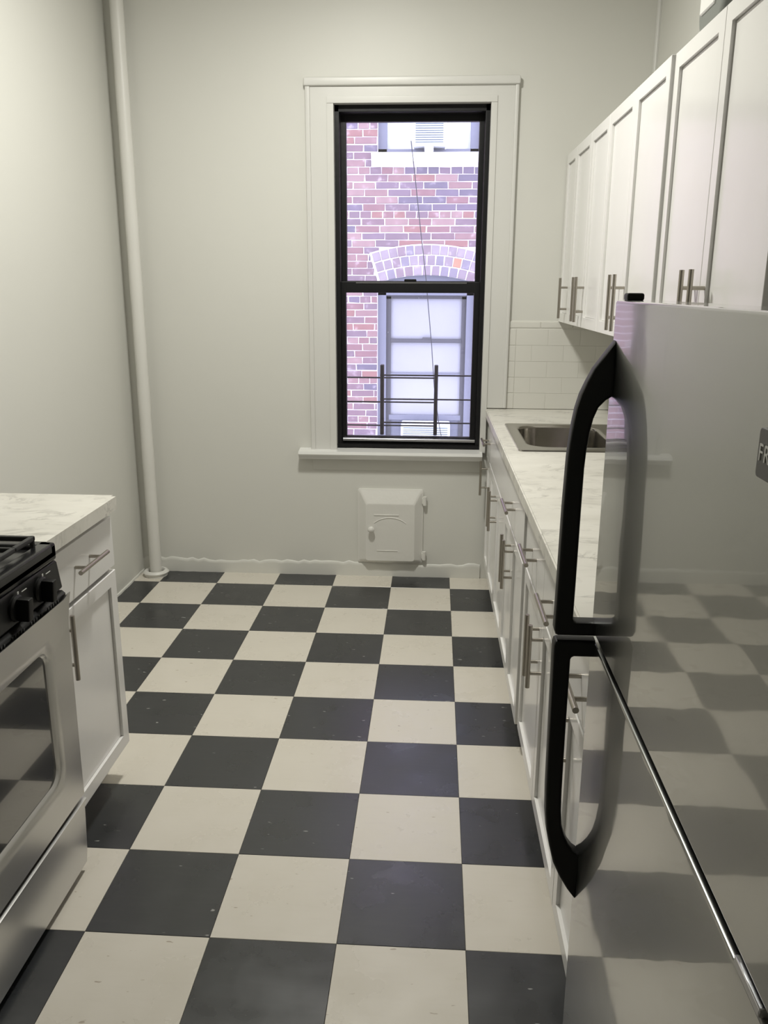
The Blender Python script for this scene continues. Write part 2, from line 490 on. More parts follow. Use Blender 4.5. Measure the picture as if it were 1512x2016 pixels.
# rough plaster baseboards
def rough_strip(name, p0, p1, nrm, h, t, mat, seed):
    rnd = random.Random(seed)
    p0, p1, nrm = Vector(p0), Vector(p1), Vector(nrm)
    n = 60
    b = bmesh.new(); rows = []
    for i in range(n + 1):
        p = p0.lerp(p1, i / n)
        hh = h * (1 + 0.06 * math.sin(i * 0.21 + seed) + rnd.uniform(-0.09, 0.09)); tt = t * (1 + rnd.uniform(-0.3, 0.3))
        rows.append([b.verts.new(p + nrm * a + Vector((0, 0, z))) for a, z in ((-0.02, 0), (tt * 1.15, 0.0), (tt, hh * 0.75), (tt * 0.65, hh * 0.93), (-0.004, hh * 1.05), (-0.02, hh * 1.05))])
    for a, c in zip(rows[:-1], rows[1:]):
        for k in range(6):
            b.faces.new((a[k], a[(k + 1) % 6], c[(k + 1) % 6], c[k]))
    b.faces.new(rows[0]); b.faces.new(rows[-1][::-1])
    bmesh.ops.recalc_face_normals(b, faces=b.faces)
    return struct(name, MB().add(b), mat, 50)
rough_strip('baseboard_back', (XL, YB, 0), (0.16, YB, 0), (0, -1, 0), 0.075, 0.007, M['wallback'], 1)
rough_strip('baseboard_left', (XL, -1.74, 0), (XL, YB, 0), (1, 0, 0), 0.012, 0.006, M['wall'], 2)

# thick painted ridge in the right-hand corner above the cabinets
struct('trim_1', MB().cyl((XR - 0.004, YB - 0.004, 0.95), (XR - 0.004, YB - 0.004, ZC), 0.014, 12), M['trim'], True)

# ------------------------------------------------------------------ window
w1 = empty('window_1', (0, 0, 0), 0, 'tall black double hung window in white painted casing', None, None, 'structure')
def casing_board(mb, x0, x1, z0, z1, horiz=False):
    mb.box(x0, x1, YB - 0.020, YB + 0.02, z0, z1, 0.004, 2)
mb = MB()
casing_board(mb, -0.722, OX0 + 0.002, 0.684, 2.425)
mb.box(-0.730, -0.706, YB - 0.026, YB + 0.01, 0.684, 2.435, 0.006, 2)
mb.box(-0.628, OX0 + 0.004, YB - 0.026, YB + 0.02, 0.684, OZ1 - 0.0035, 0.002, 2)
mb.build('casing', M['trim'], w1, 40)
mb = MB()
casing_board(mb, OX1 - 0.002, 0.252, 0.914, 2.425)
mb.box(0.244, 0.262, YB - 0.026, YB + 0.01, 0.914, 2.435, 0.006, 2)
mb.box(OX1 - 0.004, 0.165, YB - 0.026, YB + 0.02, 0.684, OZ1 - 0.0035, 0.002, 2)
mb.build('casing', M['trim'], w1, 40)
mb = MB()
mb.box(-0.722, 0.252, YB - 0.0195, YB + 0.02, OZ1 - 0.002, 2.42, 0.004, 2)
mb.box(-0.735, 0.266, YB - 0.036, YB + 0.01, 2.400, 2.438, 0.008, 2)
mb.box(-0.628, 0.165, YB - 0.026, YB + 0.02, OZ1 - 0.003, OZ1 + 0.026, 0.002, 2)
mb.build('head_casing', M['trim'], w1, 40)
MB().prism([(YB - 0.062, 0.662), (YB - 0.066, 0.672), (YB - 0.060, 0.686), (YB + 0.09, 0.706), (YB + 0.09, 0.66), (YB, 0.640), (YB - 0.045, 0.644), (YB - 0.052, 0.656)],
           'x', -0.792, 0.150, 0.003).build('sill', M['daylit_enamel'], w1, 40)
MB().box(-0.725, 0.145, YB - 0.004, YB + 0.01, 0.578, 0.645, 0.002, 2).build('apron', M['wallback'], w1, 40)
# white plaster reveal at the sides is the wall itself; black frame stands inside it
FY0, FY1 = YB + 0.016, YB + 0.135
mb = MB()
mb.box(OX0, OX0 + 0.026, FY0, FY1, OZ0, OZ1, 0.003, 2)
mb.box(OX1 - 0.026, OX1, FY0, FY1, OZ0, OZ1, 0.003, 2)
mb.box(OX0, OX1, FY0, FY1, OZ1 - 0.034, OZ1, 0.003, 2)
mb.box(OX0, OX1, FY0 + 0.01, FY1, OZ0, OZ0 + 0.026, 0.003, 2)
mb.build('frame', M['blackpaint'], w1, 40)
def sash(y0, y1, x0, x1, z0, z1, gx0, gx1, gz0, gz1, gy):
    mb = MB()
    mb.box(x0, gx0, y0, y1, z0, z1, 0.004, 2); mb.box(gx1, x1, y0, y1, z0, z1, 0.004, 2)
    mb.box(gx0 - 0.002, gx1 + 0.002, y0 + 0.0005, y1, gz1, z1, 0.004, 2); mb.box(gx0 - 0.002, gx1 + 0.002, y0 + 0.0005, y1, z0, gz0, 0.004, 2)
    s = mb.build('sash', M['blackpaint'], w1, 40)
    MB().box(gx0 - 0.003, gx1 + 0.003, gy, gy + 0.004, gz0 - 0.003, gz1 + 0.003).build('pane', M['glass'], s)
    return s
sash(YB + 0.088, YB + 0.123, OX0 + 0.022, OX1 - 0.022, 1.490, OZ1 - 0.030, -0.549, 0.090, 1.532, 2.266, YB + 0.106)
lower = sash(YB + 0.040, YB + 0.078, OX0 + 0.024, OX1 - 0.024, 0.712, 1.528, -0.550, 0.086, 0.752, 1.474, YB + 0.060)
# sash lock, rail lip and shiny lift bar
MB().box(-0.26, -0.20, YB + 0.050, YB + 0.075, 1.527, 1.540, 0.003).build('sash_lock', M['black'], w1)
MB().box(-0.50, 0.05, YB + 0.038, YB + 0.046, 1.519, 1.526, 0.001).build('rail_lip', M['chrome'], w1)
MB().cyl((-0.568, YB + 0.028, 0.737), (0.112, YB + 0.028, 0.735), 0.0105, 16).build('lift_bar', M['chrome'], lower, 40)
MB().prism([(-0.598, 0.690), (-0.50, 0.700), (-0.30, 0.697), (-0.20, 0.702), (0.0, 0.699), (0.138, 0.698), (0.138, 0.714), (-0.598, 0.716)], 'y', YB + 0.005, YB + 0.06).build('sill_strip', M['blackpaint'], w1)

# ------------------------------------------------------------------ window guard outside the glass
g = empty('window_guard', (0, YB + 0.20, OZ0), 0, 'dark iron window guard with thin horizontal rods outside the glass', 'window guard')
gy = 0.0
for z in (1.037, 0.908, 0.782):
    MB().cyl((OX0 - 0.02, gy + 0.012, z - OZ0), (-0.085, gy + 0.012, z - OZ0), 0.0042, 8).build('rod', M['rust'], g, True)
for z in (1.053, 0.927, 0.802):
    MB().cyl((-0.388, gy - 0.012, z - OZ0), (OX1 + 0.02, gy - 0.012, z - OZ0), 0.0042, 8).build('rod', M['rust'], g, True)
for x in (-0.377, -0.092):
    MB().box(x - 0.010, x + 0.010, gy - 0.018, gy + 0.018, 0.735 - OZ0, 1.107 - OZ0, 0.003).build('upright', M['rust'], g)

# ------------------------------------------------------------------ building across the airshaft
YN = 3.70
nb = empty('brick_building', (0, YN, -3.0), 0, 'weathered red brick building across the airshaft outside the window', 'building')
def rel(mb): # world coordinates -> local of nb
    bmesh.ops.translate(mb.bm, verts=mb.bm.verts, vec=(0, -YN, 3.0)); return mb
BX0, BX1 = -0.630, 0.250               # openings
LZ0, LZ1 = -0.25, 1.66
UZ0, UZ1 = 2.585, 4.10
BTOP = 5.0  # unseen roof line, set low to let more skylight into the room
mb = MB()
mb.box(-5, BX0, YN + 0.006, YN + 0.28, -3, BTOP); mb.box(BX1, 5, YN + 0.006, YN + 0.28, -3, BTOP)
mb.box(BX0, BX1, YN + 0.006, YN + 0.28, -3, LZ0); mb.box(BX0, BX1, YN + 0.006, YN + 0.28, LZ1, UZ0); mb.box(BX0, BX1, YN + 0.006, YN + 0.28, UZ1, BTOP)
rel(mb).build('wall', M['mortar'], nb)
rel(MB().box(-5, 5, YN - 0.06, YN + 0.3, BTOP, BTOP + 0.12, 0.01)).build('coping', M['stone'], nb)
# arch over the lower window
ACX, ACZ, AR = -0.19, 0.155, 1.450
def in_arch(x, z, pad=0.0):
    r = math.hypot(x - ACX, z - ACZ); a = math.atan2(x - ACX, z - ACZ)
    return r < AR + 0.262 + pad and abs(a) < 0.305 + pad * 0.3 and z > 1.4
def brick_color(x, z, rnd):
    base = rnd.choice([(0.242, 0.143, 0.156), (0.265, 0.169, 0.177), (0.211, 0.143, 0.169), (0.296, 0.200, 0.205), (0.195, 0.143, 0.174), (0.273, 0.148, 0.143)])
    dark_patch = 0.75 if (x > -0.42 and z > 2.12) else 0.15      # a patch of dark bricks beside the redder ones
    if rnd.random() < dark_patch:
        base = rnd.choice([(0.17, 0.14, 0.19), (0.20, 0.15, 0.19), (0.15, 0.13, 0.175)])
    return (*base, 1.0)
brk = random.Random(11)
CH, BL = 0.0605, 0.205
brick_meshes = {}
def brick_mesh(w, h, d):
    key = (round(w, 3), round(h, 3), brk.randint(0, 2))
    if key not in brick_meshes:
        bb = box_bm(-w / 2, w / 2, 0, d, -h / 2, h / 2)
        for v in bb.verts:
            v.co += Vector((brk.uniform(-0.0025, 0.0025), brk.uniform(-0.002, 0.002), brk.uniform(-0.002, 0.002)))
        front = [e for e in bb.edges if all(abs(v.co.y) < 0.01 for v in e.verts)]
        bmesh.ops.bevel(bb, geom=front, offset=0.004, segments=1, affect='EDGES')
        me = bpy.data.meshes.new('brick'); bb.to_mesh(me); bb.free(); me.materials.append(M['brick'])
        brick_meshes[key] = me
    return brick_meshes[key]
rest = MB(); nbrick = 0
zc = -1.0; row = 0
while zc < 4.3:
    header = (row % 6 == 3)
    L = BL / 2 if header else BL
    x = -2.6 + (L / 2 if row % 2 else 0) + brk.uniform(-0.012, 0.012)
    while x < 2.0:
        w = L * brk.uniform(0.95, 1.05)
        xa, xb = x + 0.005, x + w - 0.005
        z = zc + CH / 2
        segs = [(xa, xb)]
        for (ox0, ox1, oz0, oz1) in ((BX0, BX1, LZ0 - 0.05, LZ1), (BX0, BX1, UZ0, UZ1), (-0.685, 0.305, 2.53, 2.63)):
            if z + CH / 2 > oz0 + 0.012 and z - CH / 2 < oz1 - 0.012:
                new = []
                for a, c in segs:
                    if c <= ox0 or a >= ox1: new.append((a, c)); continue
                    if a < ox0: new.append((a, ox0 - 0.004))
                    if c > ox1: new.append((ox1 + 0.004, c))
                segs = new
        for a, c in segs:
            if c - a < 0.012: continue
            if in_arch(a, z) or in_arch(c, z) or in_arch((a + c) / 2, z):
                xs = [a + (c - a) * q / 24 for q in range(25)]
                out = [q for q in xs if not in_arch(q, z)]
                if len(out) < 5: continue
                lo, hi = out[0], out[-1]
                if hi - lo > (c - a) * (len(out) + 1) / 24 + 1e-6: continue
                a, c = lo, hi
            cx = (a + c) / 2
            dy = brk.uniform(-0.003, 0.003)
            if c > -0.99 and a < 0.30 and 0.06 < z < 2.95:
                o = bpy.data.objects.new('brick', brick_mesh(c - a, CH - 0.0085, 0.05)); link(o, nb)
                o.location = (cx, dy, z + 3.0); o.color = brick_color(cx, z, brk); nbrick += 1
            else:
                rest.box(a, c, YN + dy, YN + 0.05, z - CH / 2 + 0.005, z + CH / 2 - 0.005)
        x += w
    zc += CH; row += 1
ob = rel(rest).build('brickwork', M['brick'], nb); ob['kind'] = 'stuff'; ob.color = (0.26, 0.155, 0.165, 1)
am_ = [-0.305 + 0.61 * k / 16 for k in range(17)]
rel(MB().prism([(ACX + (AR + 0.266) * math.sin(a), ACZ + (AR + 0.266) * math.cos(a)) for a in am_] + [(ACX + AR * math.sin(a), ACZ + AR * math.cos(a)) for a in am_[::-1]], 'y', YN - 0.0045, YN + 0.04)).build('arch_mortar', M['mortar'], nb)
for ring in range(3):
    r0 = AR + ring * 0.088; r1 = r0 + 0.080
    n = 11 + ring
    for k in range(n):
        a0 = -0.295 + 0.59 * k / n; a1 = -0.295 + 0.59 * (k + 1) / n
        am = (a0 + a1) / 2; wid = (a1 - a0) * (r0 + r1) / 2 - 0.010
        o = bpy.data.objects.new('brick', brick_mesh(0.058 if wid < 0.062 else 0.066, 0.078, 0.05)); link(o, nb)
        rm = (r0 + r1) / 2
        o.location = (ACX + rm * math.sin(am), -0.011 + brk.uniform(-0.003, 0.003), ACZ + rm * math.cos(am) + 3.0)
        o.rotation_euler = (0, am, 0)
        c = brk.choice([(0.226, 0.203, 0.257), (0.257, 0.211, 0.250), (0.296, 0.250, 0.289), (0.234, 0.179, 0.211)])
        if ring == 1 and k == 9: c = (0.468, 0.218, 0.156)
        o.color = (*c, 1); nbrick += 1
rel(MB().box(-0.682, 0.300, YN - 0.07, YN + 0.16, 2.545, 2.618, 0.006, 2)).build('stone_sill', M['stone'], nb)
# lower window of the building
lw = rel(MB().box(BX0, BX0 + 0.075, YN + 0.06, YN + 0.2, LZ0, 1.50).box(BX1 - 0.075, BX1, YN + 0.06, YN + 0.2, LZ0, 1.50)
         .box(BX0, BX1, YN + 0.06, YN + 0.2, 1.43, 1.62).box(BX0, BX1, YN + 0.04, YN + 0.2, LZ0, LZ0 + 0.09)).build('window', M['greyframe'], nb)
apts = [(ACX + AR * math.sin(-0.32 + 0.64 * k / 14), ACZ + AR * math.cos(-0.32 + 0.64 * k / 14)) for k in range(15)]
rel(MB().prism(apts + [(BX1, 1.42), (BX0, 1.42)], 'y', YN + 0.07, YN + 0.13)).build('arch_infill', M['darkframe'], lw)
mb = MB()
mb.box(BX0 + 0.07, -0.512, YN + 0.10, YN + 0.18, 0.10, 1.45).box(0.134, BX1 - 0.07, YN + 0.10, YN + 0.18, 0.10, 1.45).box(BX0 + 0.07, BX1 - 0.07, YN + 0.10, YN + 0.18, 1.397, 1.45)
rel(mb).build('sash', M['darkframe'], lw)
rel(MB().box(-0.515, 0.14, YN + 0.095, YN + 0.17, 1.005, 1.040, 0.003).box(-0.22, -0.14, YN + 0.09, YN + 0.12, 1.038, 1.052)).build('meeting_rail', M['darkframe'], lw)
rel(MB().box(-0.515, 0.14, YN + 0.105, YN + 0.17, 0.705, 0.728, 0.003)).build('rail', M['greyframe'], lw)
rel(MB().box(-0.530, 0.15, YN + 0.095, YN + 0.17, 0.285, 0.335, 0.003)).build('rail', M['greyframe'], lw)
for z0, z1 in ((1.04, 1.397), (0.728, 1.005), (0.335, 0.705)):
    rel(MB().box(-0.513, 0.136, YN + 0.125, YN + 0.135, z0, z1)).build('pane', M['shade'], lw)
rel(MB().box(-0.55, 0.17, YN + 0.12, YN + 0.14, LZ0 + 0.05, 0.29)).build('filler_panel', M['greyframe'], lw)
# upper window
uw = rel(MB().box(BX0, BX0 + 0.075, YN + 0.06, YN + 0.2, UZ0, UZ1).box(BX1 - 0.08, BX1, YN + 0.06, YN + 0.2, UZ0, UZ1)
         .box(BX0, BX1, YN + 0.06, YN + 0.2, UZ0, UZ0 + 0.075).box(BX0, BX1, YN + 0.06, YN + 0.2, UZ1 - 0.08, UZ1)
         .box(BX0, BX1, YN + 0.08, YN + 0.2, 3.30, 3.36)).build('window', M['greyframe'], nb)
rel(MB().box(BX0 + 0.07, -0.33, YN + 0.12, YN + 0.14, UZ0 + 0.07, 3.32)).build('filler_panel', M['acwhite'], uw)
rel(MB().box(-0.04, BX1 - 0.07, YN + 0.12, YN + 0.14, UZ0 + 0.07, 3.32)).build('filler_panel', M['acwhite'], uw)
rel(MB().box(BX0 + 0.07, BX1 - 0.07, YN + 0.13, YN + 0.14, 3.35, UZ1 - 0.07)).build('pane', M['shade'], uw)

def air_conditioner(x0, x1, z0, z1, label):
    t = empty('air_conditioner', ((x0 + x1) / 2, YN + 0.10, z0), 0, label, 'air conditioner')
    w, h = (x1 - x0) / 2, z1 - z0
    MB().box(-w, w, -0.22, 0.018, 0, h, 0.014, 2).build('housing', M['acwhite'], t, 40)
    MB().box(-w + 0.022, w - 0.022, -0.224, -0.20, 0.02, h - 0.03).build('grille', M['acgrille'], t)
    n = int((h - 0.05) / 0.018)
    for k in range(n):
        z = 0.028 + k * 0.018
        MB().box(-w + 0.02, w - 0.02, -0.232, -0.22, z, z + 0.008).build('slat', M['acwhite'], t)
    return t
air_conditioner(-0.405, 0.050, -0.155, 0.282, 'white window air conditioner under the shaded neighbouring window')
air_conditioner(-0.325, -0.045, 2.664, 3.06, 'white window air conditioner above the white stone sill')
MB().box(-0.225, -0.150, YN - 0.10, YN + 0.02, 2.6185, 2.6635, 0.004).build('drain_block', M['stone'], None)
tag(bpy.data.objects['drain_block'], 'pale support block between air conditioner and stone sill', 'block')
cab_pts = [(-0.338, 3.530, 2.69), (-0.30, 3.530, 2.40), (-0.25, 3.530, 2.0), (-0.198, 3.530, 1.611), (-0.165, 3.530, 1.30), (-0.133, 3.530, 0.995), (-0.103, 3.530, 0.631), (-0.06, 3.530, 0.33), (-0.022, 3.530, 0.14), (0.0, 3.530, -0.3), (0.01, 3.530, -3.0)]
tag(MB().tube(cab_pts, 0.0042, 6).build('hanging_cable', M['cable'], None, True), 'thin dark cable hanging down the brick building', 'cable')
struct('ground', MB().box(-5, 5, YB + WT, YN + 0.3, -3.1, -3.0), M['concrete'])

# ------------------------------------------------------------------ cabinets
def bar_handle(parent, p, length, vertical, mat=None):
    """p = point on the front surface (local, front is y = p.y), bar stands 34 mm off"""
    x, y, z = p
    mb = MB()
    d = 0.034; h = length / 2; s = 0.048
    if vertical:
        mb.cyl((x, y - d, z - h), (x, y - d, z + h), 0.0062, 14)
        for q in (-s, s): mb.cyl((x, y + 0.001, z + q), (x, y - d, z + q), 0.0048, 10)
    else:
        mb.cyl((x - h, y - d, z), (x + h, y - d, z), 0.0062, 14)
        for q in (-s, s): mb.cyl((x + q, y + 0.001, z), (x + q, y - d, z), 0.0048, 10)
    return mb.build('handle', M['nickel'], parent, 40)

def shaker(x0, x1, z0, z1, y0, th=0.02, st=0.058, rec=0.0085):
    b = box_bm(x0, x1, y0, y0 + th, z0, z1, 0.0012)
    f = min((f for f in b.faces if f.calc_area() > 0.3 * (x1 - x0) * (z1 - z0)), key=lambda f: f.calc_center_median().y)
    bmesh.ops.inset_region(b, faces=[f], thickness=st, depth=0)
    for thick, dy in ((0.0006, rec + 0.004), (0.0026, 0.0), (0.0004, -0.004)):   # reveal wall, dark shadow groove, panel
        bmesh.ops.inset_region(b, faces=[f], thickness=thick, depth=0)
        if dy: bmesh.ops.translate(b, verts=f.verts, vec=(0, dy, 0))
    return MB().add(b)

GAP = 0.0015
DZ0, DZ1 = 0.678, 0.856
def cabinet(name, label, loc, rz, w, z0, z1, depth, fronts, toe=True, group=None):
    t = empty(name, (loc[0], loc[1], 0 if toe else z0), rz, label, 'cabinet', group)
    o = 0 if toe else -z0
    a, c = 0.0005, w - 0.0005
    mb = MB().box(a, a + 0.016, 0.0205, depth, z0 + o, z1 + o).box(c - 0.016, c, 0.0205, depth, z0 + o, z1 + o)
    mb.box(a + 0.016, c - 0.016, 0.0205, depth, z0 + o, z0 + o + 0.016).box(a + 0.016, c - 0.016, depth - 0.008, depth, z0 + o + 0.016, z1 + o)
    if toe:
        mb.box(a + 0.016, c - 0.016, 0.0205, 0.036, DZ0 - 0.012, DZ0 + 0.008).box(a + 0.016, c - 0.016, 0.0205, 0.036, z1 - 0.03, z1)
    else:
        mb.box(a + 0.016, c - 0.016, 0.0205, depth - 0.008, z1 + o - 0.016, z1 + o)
    mb.build('body', M['cabin'], t)
    if toe:
        MB().box(0.0005, w - 0.0005, 0.075, depth, 0.0008, z0 - 0.0005).build('toe_kick', M['cabin'], t)
    for f in fronts:
        fx0, fx1, fz0, fz1 = f['r']
        fx0 += GAP; fx1 -= GAP
        if f['t'] == 'door':
            p = shaker(fx0, fx1, fz0 + o, fz1 + o, 0.0).build('door', M['cab'], t)
        else:
            p = MB().box(fx0, fx1, 0.0, 0.02, fz0 + o, fz1 + o, 0.0015, 2).build('drawer_front', M['cab'], t)
        if 'h' in f:
            hx, hz, ln, v = f['h']
            bar_handle(p, (hx, 0.0, hz + o), ln, v)
    return t

RZ = -PI / 2 + K
def right_at(X0, s):                     # point on the right-hand run, s metres from the window wall
    return (X0 + K * s, YB - s)

DZ0, DZ1 = 0.678, 0.856
OZ_0, OZ_1 = 0.108, 0.668
HV = (0.565, 0.178)
XLOW = 0.176
def lower_unit(label, s0, s1, X0, ndoor, drawers, hside=None):
    w = s1 - s0
    fr = []
    if ndoor == 2:
        fr.append(dict(t='door', r=(0, w / 2, OZ_0, OZ_1), h=(w / 2 - 0.036, HV[0], HV[1], True)))
        fr.append(dict(t='door', r=(w / 2, w, OZ_0, OZ_1), h=(w / 2 + 0.036, HV[0], HV[1], True)))
    else:
        hx = 0.04 if hside == 'far' else w - 0.04
        fr.append(dict(t='door', r=(0, w, OZ_0, OZ_1), h=(hx, HV[0], HV[1], True)))
    for a, c, hd in drawers:
        d = dict(t='drawer', r=(a, c, DZ0, DZ1))
        if hd: d['h'] = ((a + c) / 2, 0.767, 0.185, False)
        fr.append(d)
    return cabinet('base_cabinet', label, right_at(X0, s0), RZ, w, 0.105, 0.868, 0.64, fr)
GR = 'white shaker base cabinets under the long counter'
S = [0.040, 0.300, 1.085, 1.745, 2.585, 2.972]
lower_unit('narrow white base cabinet in the corner beside the window sill', S[0], S[1], XLOW, 1, [(0, S[1] - S[0], True)], 'far')['group'] = GR
lower_unit('white two-door sink base cabinet with blank panel above its doors', S[1], S[2], XLOW, 2, [(0, S[2] - S[1], False)])['group'] = GR
lower_unit('white two-door base cabinet with one wide drawer beside the sink cabinet', S[2], S[3], XLOW, 2, [(0, S[3] - S[2], True)])['group'] = GR
w = S[4] - S[3] - 0.012
lower_unit('white two-door base cabinet with two drawers side by side', S[3] + 0.012, S[4], XLOW + 0.007, 2, [(0, w / 2, True), (w / 2, w, True)])['group'] = GR
lower_unit('white single-door base cabinet right beside the refrigerator', S[4] + 0.001, S[5], XLOW + 0.007, 1, [(0, S[5] - S[4] - 0.001, True)], 'far')['group'] = GR

# upper cabinets
GU = 'white shaker wall cabinets above the long counter'
XUP = 0.500
UZ_0, UZ_1 = 1.342, 2.100
def upper_unit(label, s0, s1, X0, ndoor):
    w = s1 - s0
    hz = 1.455
    if ndoor == 2:
        fr = [dict(t='door', r=(0, w / 2, UZ_0, UZ_1), h=(w / 2 - 0.038, hz, 0.18, True)),
              dict(t='door', r=(w / 2, w, UZ_0, UZ_1), h=(w / 2 + 0.038, hz, 0.18, True))]
    else:
        fr = [dict(t='door', r=(0, w, UZ_0, UZ_1), h=(w - 0.05, hz, 0.18, True))]
    t = cabinet('wall_cabinet', label, right_at(X0, s0), RZ, w, UZ_0 + 0.002, UZ_1 - 0.002, 0.352, fr, toe=False)
    t['group'] = GU
    return t
U = [0.004, 0.275, 0.975, 1.760, 2.560]
upper_unit('narrow single-door white wall cabinet against the window wall', U[0], U[1], XUP, 1)
upper_unit('white two-door wall cabinet next to the narrow corner one', U[1], U[2], XUP, 2)
upper_unit('white two-door wall cabinet between two other two-door ones', U[2], U[3], XUP, 2)
upper_unit('white two-door wall cabinet set slightly back, near the refrigerator', U[3] + 0.006, U[4], XUP + 0.009, 2)

# ------------------------------------------------------------------ right-hand counter with sink hole
CX0 = 0.160
ct = empty('countertop', (CX0, YB, 0.872), RZ, 'long pale grey-veined marble-look countertop around the steel sink', 'countertop')
HOLE = (0.530, 1.068, 0.075, 0.470)       # local x (along), local y (depth)
CW, CD = 2.975, 0.700
mb = MB()
def hole_plate(x0, x1, y0, y1, h, z0, z1):
    b = bmesh.new()
    O = [(x0, y0), (x1, y0), (x1, y1), (x0, y1)]; I = [(h[0], h[2]), (h[1], h[2]), (h[1], h[3]), (h[0], h[3])]
    vs = {}
    for nm, P in (('o', O), ('i', I)):
        for zz in (z0, z1):
            for k, p in enumerate(P): vs[nm, k, zz] = b.verts.new((p[0], p[1], zz))
    for k in range(4):
        n = (k + 1) % 4
        b.faces.new((vs['o', k, z1], vs['o', n, z1], vs['i', n, z1], vs['i', k, z1]))
        b.faces.new((vs['o', k, z0], vs['i', k, z0], vs['i', n, z0], vs['o', n, z0]))
        b.faces.new((vs['o', k, z0], vs['o', n, z0], vs['o', n, z1], vs['o', k, z1]))
        b.faces.new((vs['i', k, z0], vs['i', k, z1], vs['i', n, z1], vs['i', n, z0]))
    bmesh.ops.recalc_face_normals(b, faces=b.faces)
    e = [e for e in b.edges if all(abs(v.co.z - z1) < 1e-5 for v in e.verts) and all(abs(v.co.y - y0) < 1e-5 for v in e.verts)]
    bmesh.ops.bevel(b, geom=e, offset=0.004, segments=2, affect='EDGES')
    return b
mb.add(hole_plate(0.001, CW, 0.0, CD, HOLE, 0.0, 0.038))
mb.build('slab', M['marble'], ct)
# sink
sk = empty('kitchen_sink', (CX0, YB, 0.872), RZ, 'brushed stainless drop-in sink set in the long counter', 'sink')
def loft(rings, close_last=True):
    b = bmesh.new(); R = [[b.verts.new(p) for p in r] for r in rings]
    n = len(R[0])
    for a, c in zip(R[:-1], R[1:]):
        for k in range(n): b.faces.new((a[k], a[(k + 1) % n], c[(k + 1) % n], c[k]))
    if close_last: b.faces.new(R[-1])
    bmesh.ops.recalc_face_normals(b, faces=b.faces)
    return b
def rr3(x0, x1, y0, y1, r, z): return [(p[0], p[1], z) for p in rrect(x0, x1, y0, y1, r, 8)]
sx0, sx1, sy0, sy1 = 0.505, 1.147, 0.053, 0.530
bx0, bx1, by0, by1 = 0.545, 1.064, 0.100, 0.440
ZT = 0.038
b = loft([rr3(sx0, sx1, sy0, sy1, 0.02, ZT + 0.0005), rr3(sx0 + 0.001, sx1 - 0.001, sy0 + 0.001, sy1 - 0.001, 0.02, ZT + 0.005),
          rr3(sx0 + 0.010, sx1 - 0.010, sy0 + 0.010, sy1 - 0.010, 0.02, ZT + 0.0065),
          rr3(bx0 - 0.012, bx1 + 0.012, by0 - 0.012, by1 + 0.012, 0.10, ZT + 0.0045),
          rr3(bx0, bx1, by0, by1, 0.09, ZT + 0.001), rr3(bx0 + 0.004, bx1 - 0.004, by0 + 0.004, by1 - 0.004, 0.09, ZT - 0.008),
          rr3(bx0 + 0.010, bx1 - 0.010, by0 + 0.010, by1 - 0.010, 0.085, ZT - 0.13), rr3(bx0 + 0.025, bx1 - 0.025, by0 + 0.025, by1 - 0.025, 0.08, ZT - 0.165),
          rr3(bx0 + 0.06, bx1 - 0.06, by0 + 0.06, by1 - 0.06, 0.06, ZT - 0.175)])
bmesh.ops.reverse_faces(b, faces=b.faces) if b.faces[0].normal.z < -0.5 else None
MB().add(b).build('basin', M['sink'], sk, 50)
MB().lathe([(0.045, ZT - 0.174), (0.045, ZT - 0.170), (0.03, ZT - 0.172), (0.0005, ZT - 0.173)], 24, Matrix.Translation((0.805, 0.27, 0))).build('drain', M['chrome'], sk, 40)

# ------------------------------------------------------------------ painted backsplash tiles on the window wall
bs = empty('tile_backsplash', (0.253, YB, 0.912), 0, 'white painted subway tile backsplash beside the window', 'backsplash')
TH, TW = 0.0785, 0.157
MB().box(0.0, 0.615, -0.007, 0.0, 0, 0.432, 0.003, 2).build('backing', M['tilew'], bs)
k = 0
z = 0.0
for row in range(6):
    zz1 = min(z + TH, 0.398)
    xoff = 0.045 + (0.0 if row % 2 == 0 else -TW / 2)
    x = xoff
    while x < 0.612:
        a, c = max(x, 0.045), min(x + TW, 0.612)
        if c - a > 0.02 and zz1 - z > 0.015:
            MB().box(a + 0.0004, c - 0.0004, -0.0085, -0.006, z + 0.0004, zz1 - 0.0004, 0.0007).build('tile', M['tilew'], bs)
        x += TW
    MB().box(0.006, 0.0445, -0.0095, -0.006, z + 0.0006, zz1 - 0.0006, 0.0015).build('tile', M['tilew'], bs)
    z += TH
    if z > 0.39: break
x = 0.006
while x < 0.60:
    MB().box(x + 0.0006, min(x + TW, 0.612) - 0.0006, -0.0095, -0.006, 0.3985, 0.428, 0.0025).build('tile', M['tilew'], bs); x += TW

# ------------------------------------------------------------------ cleanout door low on the window wall
ad = empty('ash_door', (-0.318, YB, 0.280), 0, 'painted cast iron access door low on the wall under the window', 'access door')
def rr_loft_y(levels):
    return loft([[(p[0], y, p[1]) for p in rrect(x0, x1, z0, z1, r, 4)] for (x0, x1, z0, z1, r, y) in levels])
MB().add(rr_loft_y([(-0.172, 0.172, -0.200, 0.202, 0.012, 0.004), (-0.172, 0.172, -0.200, 0.202, 0.012, -0.010), (-0.160, 0.160, -0.193, 0.190, 0.012, -0.014),
                    (-0.128, 0.128, -0.182, 0.132, 0.012, -0.040), (-0.122, 0.122, -0.178, 0.124, 0.010, -0.040)])).build('door_plate', M['pipe'], ad, 30)
MB().lathe([(0.009, 0), (0.009, 0.012), (0.016, 0.018), (0.018, 0.026), (0.012, 0.033), (0.0005, 0.035)], 16, Matrix.Translation((-0.098, -0.040, -0.005)) @ Matrix.Rotation(PI / 2, 4, 'X')).build('knob', M['pipe'], ad, True)
